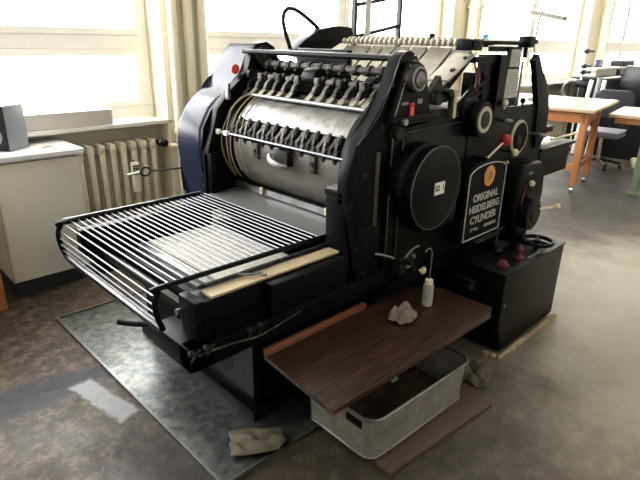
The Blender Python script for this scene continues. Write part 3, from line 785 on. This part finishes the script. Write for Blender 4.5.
# handwheel, ring, lever
hw = obj('handwheel', G().cyl((2.515, 1.38, 1.228), (2.515, 1.46, 1.228), .092, n=44, bev=.010).cyl((2.48, 1.43, 1.25), (2.48, 1.46, 1.25), .09, n=40, bev=.006), 'black', P_)
obj('wheel_ring', G().lathe([(.046, 0), (.046, .005), (.066, .005), (.068, 0)], (2.515, 1.379, 1.228), (0, -1, 0), n=44), 'edge_cream', hw)
obj('wheel_scale', G().cyl((2.515, 1.376, 1.228), (2.515, 1.381, 1.228), .046, n=36), 'greasy', hw)
obj('wheel_dash', G().ring((2.515, 1.378, 1.228), (0, 1, 0), .080, .004, n=44), 'greasy', hw)
rg = obj('ring_opening', G().ring((3.075, 1.452, 1.070), (0, 1, 0), .092, .012, n=44), 'edge_cream', bd)
obj('opening', G().cyl((3.075, 1.44, 1.070), (3.075, 1.456, 1.070), .086, n=40), 'ink', bd)
obj('pinion', G().cyl((3.05, 1.432, 1.06), (3.05, 1.441, 1.06), .03, n=16), 'greasy', bd)
lv = obj('speed_lever', G().cyl((2.585, 1.38, 1.015), (2.745, 1.37, 1.095), .006), 'cream', P_)
obj('pivot', G().cyl((2.585, 1.46, 1.015), (2.585, 1.372, 1.015), .011), 'black', lv)
obj('lever_ball', G().ball((2.755, 1.37, 1.101), .033), 'red', lv)
sk_ = obj('small_knob', G().ball((2.89, 1.37, 1.014), .021), 'cream', P_)
obj('knob_stem', G().cyl((2.89, 1.375, 1.014), (2.89, 1.456, 1.014), .006), 'black', sk_)
obj('handle', G().cyl((2.80, 1.41, 1.20), (2.86, 1.40, 1.19), .009).cyl((2.80, 1.41, 1.20), (2.80, 1.46, 1.20), .012), 'steel', P_)
obj('handle', G().cyl((3.20, 1.38, 1.08), (3.20, 1.46, 1.08), .013).cyl((3.20, 1.38, 1.08), (3.26, 1.37, 1.07), .011), 'steel', P_)
for z in (.96, .84): obj('button', G().ball((2.93, 1.43, z - .02), .014).cyl((2.93, 1.43, z - .02), (2.93, 1.458, z - .02), .006), 'brass' if z > .9 else 'sheet', P_)
obj('top_knob', G().cyl((2.79, 1.42, 1.26), (2.79, 1.42, 1.28), .008).ball((2.79, 1.42, 1.292), .018), 'cream', P_)
for x in (2.84, 2.90): obj('switch', G().cyl((x, 1.47, 1.25), (x, 1.47, 1.285), .008), 'ink', P_)

# feed board and rollers
FB0, FB1 = (2.70, 1.565), (2.16, 1.17)
def fb(x): return FB0[1] + (x - FB0[0]) * (FB1[1] - FB0[1]) / (FB1[0] - FB0[0])
feed = obj('feed_board', G().prism([(FB0[0], FB0[1] - .02), (FB1[0], FB1[1] - .02), (FB1[0], FB1[1] - .06), (FB0[0], FB0[1] - .06)], 1.60, 2.54), 'greasy', P_)
edges = [1.60, 1.72, 1.885, 2.01, 2.12, 2.215, 2.315, 2.54]
for a, b in zip(edges, edges[1:]):
    obj('feed_strip', G().prism([(FB0[0], FB0[1]), (FB1[0], FB1[1]), (FB1[0], FB1[1] - .02), (FB0[0], FB0[1] - .02)], a + .009, b - .009), 'board', feed)
obj('side_plate', G().prism([(2.49, 1.545), (2.27, 1.425), (2.27, 1.415), (2.49, 1.535)], 1.46, 1.58, bev=.002), 'board', feed)
obj('plate_knob', G().cyl((2.35, 1.49, 1.46), (2.345, 1.49, 1.475), .014).cyl((2.45, 1.49, 1.515), (2.445, 1.49, 1.53), .009), 'greasy', feed)
rb = obj('roller_bar', G().cyl((2.67, 1.50, 1.585), (2.67, 2.56, 1.585), .010).cyl((2.73, 1.50, 1.595), (2.73, 2.56, 1.595), .012), 'greasy', P_)
for k in range(27):
    y = 1.525 + k * .0375
    obj('feed_roller', G().cyl((2.645, y - .007, 1.590), (2.645, y + .007, 1.590), .019, n=14, bev=.003).cyl((2.70, y - .005, 1.605), (2.70, y + .005, 1.605), .014, n=12).box(2.65, 2.70, y - .004, y + .004, 1.588, 1.602), 'ivory', rb)
for i, y in enumerate((1.90, 1.56)):
    obj('roller_knob', G().cyl((2.74, y, 1.60), (2.74, y, 1.64), .016), 'black' if i == 0 else 'blue', rb)
obj('brass_wheel', G().cyl((2.33, 2.40, 1.43), (2.33, 2.43, 1.43), .03, n=24, bev=.003).cyl((2.33, 2.39, 1.43), (2.33, 2.44, 1.43), .01), 'brass', P_)

obj('feeder_panel', G().box(2.29, 2.33, 2.14, 2.57, 1.27, 1.545, .006).box(2.27, 2.30, 2.2, 2.5, 1.40, 1.46, .008), 'black', P_)
# far feeder arm and hose
fa = [(287, 54), (300, 41), (316, 29), (332, 26), (347, 27), (350, 35), (322, 52), (305, 60)]
obj('feeder_arm', G().prism(prof(fa, 2.64), 2.60, 2.70, bev=.01), 'black', P_)
hp_ = [pix(a, b, 1, 2.66) for a, b in ((290, 48), (286, 34), (283, 20), (286, 10), (294, 9), (306, 17), (318, 28), (328, 38))]
obj('air_hose', G().tube([tuple(p) for p in hp_], .013), 'blackpl', P_)

# feeder tower
tw = obj('feeder_block', G().box(2.37, 2.50, 1.43, 1.50, 1.560, 1.612, .006).box(2.40, 2.47, 1.42, 1.44, 1.57, 1.605, .004), 'black', P_)
obj('feeder_rail', G().cyl((2.50, 1.46, 1.598), (3.10, 1.46, 1.598), .010), 'black', tw)
obj('rail_clamp', G().box(3.00, 3.06, 1.43, 1.50, 1.575, 1.635, .008).box(3.05, 3.10, 1.43, 1.50, 1.595, 1.62, .004).cyl((3.04, 1.47, 1.52), (3.04, 1.47, 1.58), .012), 'black', tw)
obj('tower_frame', G().box(2.66, 3.00, 1.47, 1.49, 1.555, 1.580, .004).box(2.72, 2.80, 1.44, 1.49, 1.25, 1.54).box(2.50, 2.72, 1.46, 1.50, 1.50, 1.53).box(2.56, 2.76, 1.50, 1.56, 1.25, 1.45).box(2.62, 2.80, 1.47, 1.52, 1.30, 1.54), 'black', P_)
obj('tower_brace', G().prism([(2.40, 1.25), (2.56, 1.36), (2.62, 1.36), (2.48, 1.25)], 1.47, 1.50), 'black', P_)
for x in (2.52, 2.55): obj('red_cable', G().tube([(x, 1.475, 1.50), (x + .01, 1.46, 1.42), (x - .01, 1.46, 1.35), (x + .02, 1.47, 1.34)], .005), 'darkred', P_)
ip = obj('instruction_panel', G().prism([(2.80, 1.26), (2.82, 1.575), (2.965, 1.575), (2.985, 1.26)], 1.455, 1.465), 'black', P_)
obj('paper_sheet', G().prism([(2.822, 1.31), (2.832, 1.462), (2.955, 1.462), (2.975, 1.31)], 1.450, 1.4545), 'paper', ip)
obj('paper_sheet', G().prism([(2.840, 1.476), (2.848, 1.565), (2.950, 1.565), (2.952, 1.476)], 1.450, 1.4545), 'paper', ip)
pt = G()
for i in range(9): pt.box(2.84 + i * .001, 2.945, 1.4490, 1.4496, 1.33 + i * .014, 1.3325 + i * .014)
for i in range(5): pt.box(2.858, 2.94, 1.4490, 1.4496, 1.49 + i * .013, 1.4925 + i * .013)
obj('print_line', pt, 'sheet', ip)
bl = [(3.115, 1.505), (3.135, 1.515), (3.15, 1.54), (3.165, 1.54), (3.25, 1.44), (3.37, 1.34), (3.42, 1.20), (3.43, 1.05), (3.37, .98), (3.30, .98), (3.275, 1.10), (3.25, 1.26), (3.17, 1.42)]
obj('side_blade', G().prism(bl, 1.44, 1.475, bev=.004), 'black', P_)
obj('clear_gauge', G().box(3.02, 3.035, 1.60, 1.615, 1.25, 1.50).cyl((3.09, 1.50, 1.25), (3.09, 1.50, 1.50), .008), 'steel', P_)
obj('post_knob', G().ball((3.06, 1.45, 1.285), .016).cyl((3.06, 1.45, 1.25), (3.06, 1.45, 1.28), .005), 'ink', P_)
# clutter of levers between the dial plate and the wheel
cl = G()
cl.cyl((2.12, 1.46, 1.35), (2.26, 1.46, 1.35), .026).cyl((2.17, 1.43, 1.35), (2.17, 1.50, 1.35), .032).box(2.10, 2.32, 1.44, 1.60, 1.255, 1.30, .01)
cl.prism([(2.12, 1.38), (2.19, 1.45), (2.22, 1.39), (2.18, 1.33)], 1.45, 1.48).cyl((2.25, 1.42, 1.25), (2.25, 1.42, 1.37), .014).cyl((2.22, 1.40, 1.375), (2.22, 1.44, 1.375), .017)
obj('control_linkage', cl, 'greasy', P_)
obj('plunger', G().cyl((2.30, 1.43, 1.25), (2.30, 1.43, 1.365), .010).cyl((2.30, 1.43, 1.365), (2.30, 1.43, 1.385), .022, .026).ball((2.30, 1.43, 1.335), .014), 'cream', P_)
obj('upper_deck', G().box(2.02, 3.2, 1.47, 2.5, 1.235, 1.256), 'greasy', P_)
obj('deck_lever', G().tube([(2.36, 1.47, 1.27), (2.50, 1.47, 1.36), (2.64, 1.47, 1.42)], .018, smooth=0), 'black', P_)

# gearbox at the feeder end
gb = [(2.95, .50), (2.905, .60), (2.90, .86), (2.925, .915), (2.98, .94), (3.16, .935), (3.225, .89), (3.25, .74), (3.23, .58), (3.14, .50), (3.04, .47)]
gx = obj('gearbox', G().prism(gb, 1.32, 1.46, bev=.022, seg=3), 'body', P_, smooth=45)
obj('motor_barrel', G().box(3.20, 3.56, 1.50, 1.80, .58, .93, .09), 'body', P_, smooth=50)
obj('gear_plate', G().box(2.99, 3.045, 1.314, 1.319, .875, .893), 'sheet', gx)
obj('gear_knob', G().ball((3.02, 1.30, .825), .019), 'cream', gx)
obj('red_pointer', G().prism([(2.945, .64), (2.955, .76), (2.98, .83), (2.968, .76), (2.958, .64)], 1.312, 1.318), 'darkred', gx)
for i in range(3): obj('gear_pin', G().cyl((3.05 - i * .01, 1.32, .79 - i * .025), (3.05 - i * .01, 1.295, .79 - i * .025), .006), 'steel', gx)
sw = obj('gear_wheel', G().cyl((3.025, 1.26, .64), (3.025, 1.32, .64), .098, n=40, bev=.012), 'black', gx)
obj('wheel_hub', G().lathe([(.080, 0), (.076, .004), (.05, .002), (.045, .012), (0, .012)], (3.025, 1.26, .64), (0, -1, 0)), 'greasy', sw)
obj('crank_handle', G().cyl((3.08, 1.27, .66), (3.19, 1.20, .672), .007).ball((3.195, 1.197, .673), .019), 'cream', P_)
obj('gear_pipe', G().cyl((3.0, 1.39, .489), (3.0, 1.39, .53), .025), 'black', P_)
obj('lower_pipe', G().tube([(2.78, 1.42, .50), (2.90, 1.38, .56), (2.95, 1.40, .50), (3.02, 1.44, .51)], .010).tube([(2.86, 1.40, .60), (2.84, 1.38, .48), (2.80, 1.36, .49)], .007), 'greasy', P_)

# ink tray on the feeder end
it = obj('tool_box', G().box(3.44, 3.92, 1.46, 1.74, .75, .935, .008), 'body', P_)
obj('tray_top', G().box(3.42, 3.97, 1.44, 1.78, .935, .955, .004), 'black', it)
obj('tray_bracket', G().box(3.38, 3.50, 1.50, 1.75, .60, .90), 'black', it)
b0 = pix(551, 139.5, 2, .97); b1 = pix(575, 133.5, 2, .985)
tag(obj('brush', G().cyl(tuple(b0), tuple(b1), .007).ball(tuple(b1), .012), 'cream', base=(b0.x, b0.y, .956)), 'cream-handled brush lying on the black tray right of the press', 'brush')
tag(obj('ink_rag', G().box(3.46, 3.58, 1.52, 1.62, .9555, .9595, .001), 'brass', base=(3.5, 1.57, .9555)), 'small yellow-stained pad lying on the black tray under the brush', 'pad')
obj('deck_end', G().box(3.45, 3.80, 1.55, 1.90, 1.02, 1.06, .004), 'greasy', P_)
# hook rod towards the radiator
a = pix(141, 172, 1, 3.35); 
e = pix(190, 167, 1, 2.92)
hk = G().tube([tuple(e), tuple(e + (a - e) * .8)], .006, smooth=0)
d_ = a - e; c1 = e + d_ * .9
lp_ = [c1 + Vector((.035 * math.cos(t_), 0, .028 * math.sin(t_))) for t_ in [2 * PI * k / 14 for k in range(15)]]
hk.tube([tuple(p) for p in lp_], .006)
hr = obj('hook_rod', hk, 'ink', P_)
t0 = e + d_ * .98
obj('hook_tip', G().cyl(tuple(t0), tuple(t0 + Vector((-.09, .03, -.012))), .008), 'white', hr)

# ================================================================== PUMP CABINET
t = thing('pump_cabinet', 'black metal cabinet at the right foot of the press with hand wheel on top', 'cabinet', (2.75, 1.3, 0))
x0, x1, y0, y1, zt = 2.41, 3.13, 1.09, 1.48, .475
obj('housing', G().prism([(x0 + .045, .015), (x0 + .045, .10), (x0, .16), (x0, zt), (x1, zt), (x1, .015)], y0, y1 - .05, bev=.01), 'body', t)
obj('lid', G().box(x0 - .005, x1 + .005, y0 - .005, 1.432, zt, zt + .012, .004), 'black', t)
for i, (px, py) in enumerate(((503, 264), (519, 257))):
    p = pix(px, py, 2, zt + .02)
    obj('red_valve', G().lathe([(.030, 0), (.030, .010), (.014, .014), (.014, .05 if i else .02), (.020, .055 if i else .024), (.012, .075 if i else .03), (0, .075 if i else .03)], (p.x, p.y, zt + .012)), 'darkred', t)
w1 = pix(499, 246, 2, zt + .04)
obj('pump_cap', G().cyl((w1.x, w1.y, zt), (w1.x, w1.y, zt + .055), .028, n=20, bev=.005).cyl((w1.x + .09, w1.y + .03, zt), (w1.x + .09, w1.y + .03, zt + .03), .04), 'greasy', t)
hwc = pix(537, 241, 2, zt + .05)
whl = obj('hand_wheel', G().ring((hwc.x, hwc.y, zt + .05), (0, 0, 1), .085, .012, n=36).cyl((hwc.x, hwc.y, zt), (hwc.x, hwc.y, zt + .06), .018), 'black', t)
sp = G()
for k in range(3):
    a = k * 2 * PI / 3 + .4; sp.cyl((hwc.x, hwc.y, zt + .05), (hwc.x + .085 * math.cos(a), hwc.y + .085 * math.sin(a), zt + .05), .008)
obj('spoke', sp, 'black', whl)
obj('label_strip', G().box(2.72, 2.86, 1.115, 1.13, zt + .012, zt + .014), 'sheet', t)
for z in (.30,): obj('screw', G().cyl((x0 + .03, y0 - .004, z), (x0 + .03, y0, z), .010), 'steel', t)
obj('side_switch', G().cyl((x0 - .012, 1.27, .36), (x0, 1.27, .36), .016).box(x0 - .006, x0, 1.25, 1.36, .385, .40), 'steel', t)
# crusty edge at its foot
rnd = random.Random(4)
cr = G()
pts = [(2.44 + k * .055, 1.066 - .006 * rnd.random()) for k in range(13)]
for x, y in pts: cr.ball((x, y, .008), .026 + .012 * rnd.random(), (1.3, .55, .5))
for k in range(2): cr.ball((2.41 - k * .01, 1.10 + k * .03, .008), .026, (1, 1, .6))
tag(obj('dried_crust', cr, 'crust', base=(2.7, 1.08, 0)), 'yellowish dried crust along the foot of the black pump cabinet', 'residue')
tag(obj('drain_pipe', G().cyl((2.18, 1.30, .17), (2.39, 1.215, .185), .022).cyl((2.18, 1.30, .17), (2.16, 1.31, .17), .028), 'greasy', base=(2.3, 1.25, .18)), 'short dark pipe stub between zinc tub and black cabinet', 'pipe')

# ================================================================== RIGHT BACKGROUND
# wooden drawing table
TA = (6.06, 2.07); TRZ = math.radians(9)
t = thing('wooden_table', 'orange wooden table on casters with a pale green cutting mat top', 'table', (TA[0], TA[1], 0), rz=TRZ)
TZ = .94
obj('tabletop', G().box(0, 1.5, 0, 1.25, TZ - .03, TZ - .004, .004), 'palewood', t, local=True)
obj('cutting_mat', G().box(.01, 1.48, .01, 1.23, TZ - .004, TZ + .002), 'greentop', t, local=True)
obj('apron', G().box(.06, .09, .08, 1.16, TZ - .15, TZ - .03).box(.06, .76, .08, .11, TZ - .16, TZ - .03), 'orangewood', t, local=True)
obj('drawer', G().box(.12, .42, .062, .08, TZ - .15, TZ - .05, .004).cyl((.27, .05, TZ - .1), (.27, .065, TZ - .1), .012), 'orangewood', t, local=True)
for (x, y) in ((.06, .06), (.70, .06), (.06, 1.10), (.70, 1.10)):
    lg = obj('leg', G().box(x, x + .07, y, y + .07, .10, TZ - .03, .004), 'orangewood', t, local=True)
    obj('caster', G().cyl((x + .04, y + .02, .04), (x + .04, y + .06, .04), .04, n=20).box(x + .015, x + .065, y + .01, y + .07, .07, .10), 'chrome', lg, local=True)
obj('stretcher', G().box(.08, .72, .085, .11, .27, .33).box(.085, .11, .1, 1.12, .27, .33), 'orangewood', t, local=True)
# green legged table to the right
t = thing('workbench', 'pale wood workbench with sage green steel legs at the right edge', 'table', (6.06, 2.05, 0), rz=TRZ)
GZ = .86
g0 = pix(634, 116, 2, GZ)
bx0 = 6.35
obj('tabletop', G().box(.60, 1.62, -1.7, -.03, GZ - .035, GZ, .003), 'palewood', t, local=True)
for (x, y) in ((.50, -.48), (.50, -1.5), (1.5, -1.0), (1.5, -1.5)): obj('leg', G().box(x + .02, x + .09, y, y + .07, 0.03, GZ - .035, .004).box(x, x + .11, y - .02, y + .09, 0, .03), 'greenleg', t, local=True)
obj('apron', G().box(.63, .66, -1.6, -.1, GZ - .10, GZ - .035), 'orangewood', t, local=True)
def office_chair(name, label, x, y, rz, m, backh, seatz=.5, headrest=False, fab='greyfab'):
    t = thing(name, label, 'chair', (x, y, 0), rz)
    obj('seat', G().box(-.25, .25, -.24, .24, seatz - .07, seatz + .02, .035), fab, t, local=True)
    bb = G(); bb.prism([(-.22, seatz + .14), (-.25, seatz + .3), (-.24, backh - .06), (-.17, backh), (.17, backh), (.24, backh - .06), (.25, seatz + .3), (.22, seatz + .14)], .22, .29, bev=.02, seg=3)
    obj('backrest', bb, m, t, local=True)
    obj('back_support', G().tube([(0, .1, seatz - .08), (0, .28, seatz - .06), (0, .31, seatz + .1), (0, .29, seatz + .3)], .02), 'blackpl', t, local=True)
    obj('column', G().cyl((0, 0, .08), (0, 0, seatz - .06), .025), 'chrome', t, local=True)
    for k in range(5):
        a = k * 2 * PI / 5 + .3
        lg = obj('base_leg', G().tube([(0, 0, .11), (.15 * math.cos(a), .15 * math.sin(a), .10), (.29 * math.cos(a), .29 * math.sin(a), .075)], .018, smooth=0), 'blackpl', t, local=True)
        obj('caster', G().cyl((.29 * math.cos(a) - .015, .29 * math.sin(a), .028), (.29 * math.cos(a) + .015, .29 * math.sin(a), .028), .028), 'blackpl', lg, local=True)
    for s_ in (-1, 1):
        obj('armrest', G().tube([(s_ * .26, .12, seatz - .03), (s_ * .30, .1, seatz + .1), (s_ * .30, .08, seatz + .2)], .014).box(s_ * .30 - .03, s_ * .30 + .03, -.12, .14, seatz + .19, seatz + .22, .01), 'blackpl', t, local=True)
    return t
office_chair('office_chair', 'low grey-seated office chair on a black star base behind the wooden table', 7.84, 2.52, -1.5, 'darkfab', 1.02)
office_chair('office_chair', 'tall glossy black leather office chair beyond the tables', 9.1, 2.72, -1.75, 'leather', 1.30, .52, fab='leather')
# high desk under the far windows
t = thing('desk', 'black high desk under the far right window carrying papers', 'desk', (10.4, 3.3, 0))
obj('desktop', G().box(9.2, 11.9, 3.05, 3.60, 1.06, 1.10, .005), 'blackpl', t)
obj('side_panel', G().box(9.25, 9.3, 3.1, 3.55, 0, 1.06), 'darkpanel', t)
obj('side_panel', G().box(11.8, 11.85, 3.1, 3.55, 0, 1.06), 'darkpanel', t)
obj('back_panel', G().box(9.3, 11.8, 3.5, 3.55, .3, 1.06), 'darkpanel', t)
tag(obj('paper_box', G().box(9.5, 10.45, 3.34, 3.57, 1.101, 1.20, .004), 'foam', base=(10.0, 3.45, 1.101)), 'low beige box at the left end of the black high desk', 'box')
tag(obj('document_case', G().box(10.55, 11.3, 3.34, 3.57, 1.101, 1.20, .006), 'blackpl', base=(10.9, 3.45, 1.101)), 'flat black case at the right end of the black high desk', 'case')
tag(obj('document_folder', G().box(9.45, 11.35, 3.32, 3.585, 1.201, 1.235, .003), 'white', base=(10.4, 3.45, 1.201)), 'long white folder lying across the beige box and black case on the high desk', 'folder')
t = thing('small_monitor', 'small dark blue screen standing on the long white folder of the high desk', 'monitor', (9.9, 3.47, 1.236))
obj('screen', G().box(9.76, 10.02, 3.45, 3.48, 1.26, 1.36, .005), 'screen', t)
obj('foot', G().box(9.84, 9.94, 3.42, 3.52, 1.236, 1.26), 'blackpl', t)
tag(obj('printer', G().box(10.75, 11.4, 3.36, 3.57, 1.236, 1.33, .02).box(10.8, 11.35, 3.34, 3.40, 1.25, 1.27), 'blackpl', base=(11.1, 3.4, 1.236)), 'low black printer standing on the right part of the long white folder', 'printer')
tag(obj('partition_screen', G().box(8.70, 8.74, 1.0, 2.98, .0, .74, .004), 'darkpanel', base=(8.72, 1.9, 0)), 'low dark panel standing upright behind the grey-seated chair', 'panel')
PL = ['lowest pale wooden plank on the floor before the dark panel', 'second lowest pale plank on the floor before the dark panel', 'third pale plank of the floor pile, just under the topmost', 'topmost pale plank of the floor pile before the dark panel']
for k in range(4):
    z = .013 + k * .022
    tag(obj('plank', G().box(8.15 + .07 * k, 8.27 + .07 * k, 1.35 + .03 * k, 2.16 + .03 * k, z - .011, z + .010), 'foam', base=(8.2 + .07 * k, 1.8, z - .011)), PL[k], 'plank', 'pale planks stacked before the dark panel')
# lamp with long white head
t = thing('desk_lamp', 'white fluorescent arm lamp with long head above the wooden table', 'lamp', (6.5, 2.95, .945))
h1 = pix(531, 14, 0, 6.5); h2 = pix(565, 21, 0, 6.5)
obj('lamp_head', G().prism([(-.05, 0), (-.035, .045), (.035, .045), (.05, 0)], 0, (h2 - h1).length, bev=.004), 'lampgrey', t, local=True)
hd = t.children[0]; hd.location = h1 - Vector((6.5, 2.95, .945)); hd.rotation_euler = ((h2 - h1).to_track_quat('Y', 'Z')).to_euler()
m_ = h1 + (h2 - h1) * .35
j1 = pix(541, 19, 0, 6.5); j2 = pix(534, 46, 0, 6.5); j3 = pix(530, 96, 0, 6.5)
obj('arm', G().tube([tuple(m_ + Vector((0, 0, .05))), tuple(m_ + Vector((0, 0, .08))), tuple(j1 + Vector((0, .02, 0))), tuple(j2)], .012, smooth=0).cyl(tuple(j2), (6.5, 2.95, .96), .012), 'lampgrey', t)
obj('clamp', G().box(6.45, 6.55, 2.90, 3.0, .943, .98, .006), 'lampgrey', t)
# dark equipment stand with curved hose
t = thing('equipment_stand', 'thin pole stand with dark clamps and curved hose behind the wooden table', 'stand', (8.9, 3.1, 0))
pb = pix(578, 100, 0, 8.9); ptp = pix(577, 44, 0, 8.9)
t.location = (8.9, pb.y, 0); WM[t.name] = Matrix.Translation(t.location)
obj('pole', G().cyl((8.9, pb.y, 0), (8.9, pb.y + .02, ptp.z), .014), 'frame', t)
for yy in (51, 66, 72):
    c_ = pix(578, yy, 0, 8.9); obj('clamp', G().ball((8.9, pb.y, c_.z), .05, (1, 1, .7)).box(8.86, 8.94, pb.y - .10, pb.y, c_.z - .015, c_.z + .015), 'blackpl', t)
hp2 = [pix(a, b, 0, 8.9) for a, b in ((580, 82), (572, 80), (565, 85), (563, 93), (568, 100))]
obj('hose', G().tube([tuple(p) for p in hp2], .028), 'sheet', t)
c_ = pix(582, 85, 0, 8.9)
obj('motor', G().cyl((8.9, c_.y - .10, c_.z), (8.9, c_.y + .09, c_.z + .03), .055, bev=.01).box(8.87, 8.93, c_.y - .05, c_.y + .03, c_.z - .35, c_.z), 'blackpl', t)
obj('tripod_base', G().cyl((8.9, pb.y, 0), (8.9, pb.y, .03), .22, n=32), 'blackpl', t)
for i, (a, b) in enumerate((((592, 80), (586, 100)), ((600, 78), (594, 102)), ((605, 80), (601, 100)))):
    p = pix(*a, 0, 8.6); q = pix(*b, 0, 8.6)
    tag(obj('roll_tube', G().cyl((8.6, p.y, p.z), (8.45, q.y, 0.02), .03), 'frame' if i != 1 else 'greyfab', base=(8.45, q.y, 0)),
        ['leftmost white tube leaning behind the wooden table', 'grey tube leaning in the middle of the far tubes', 'rightmost white tube leaning near the black chair'][i], 'tube')
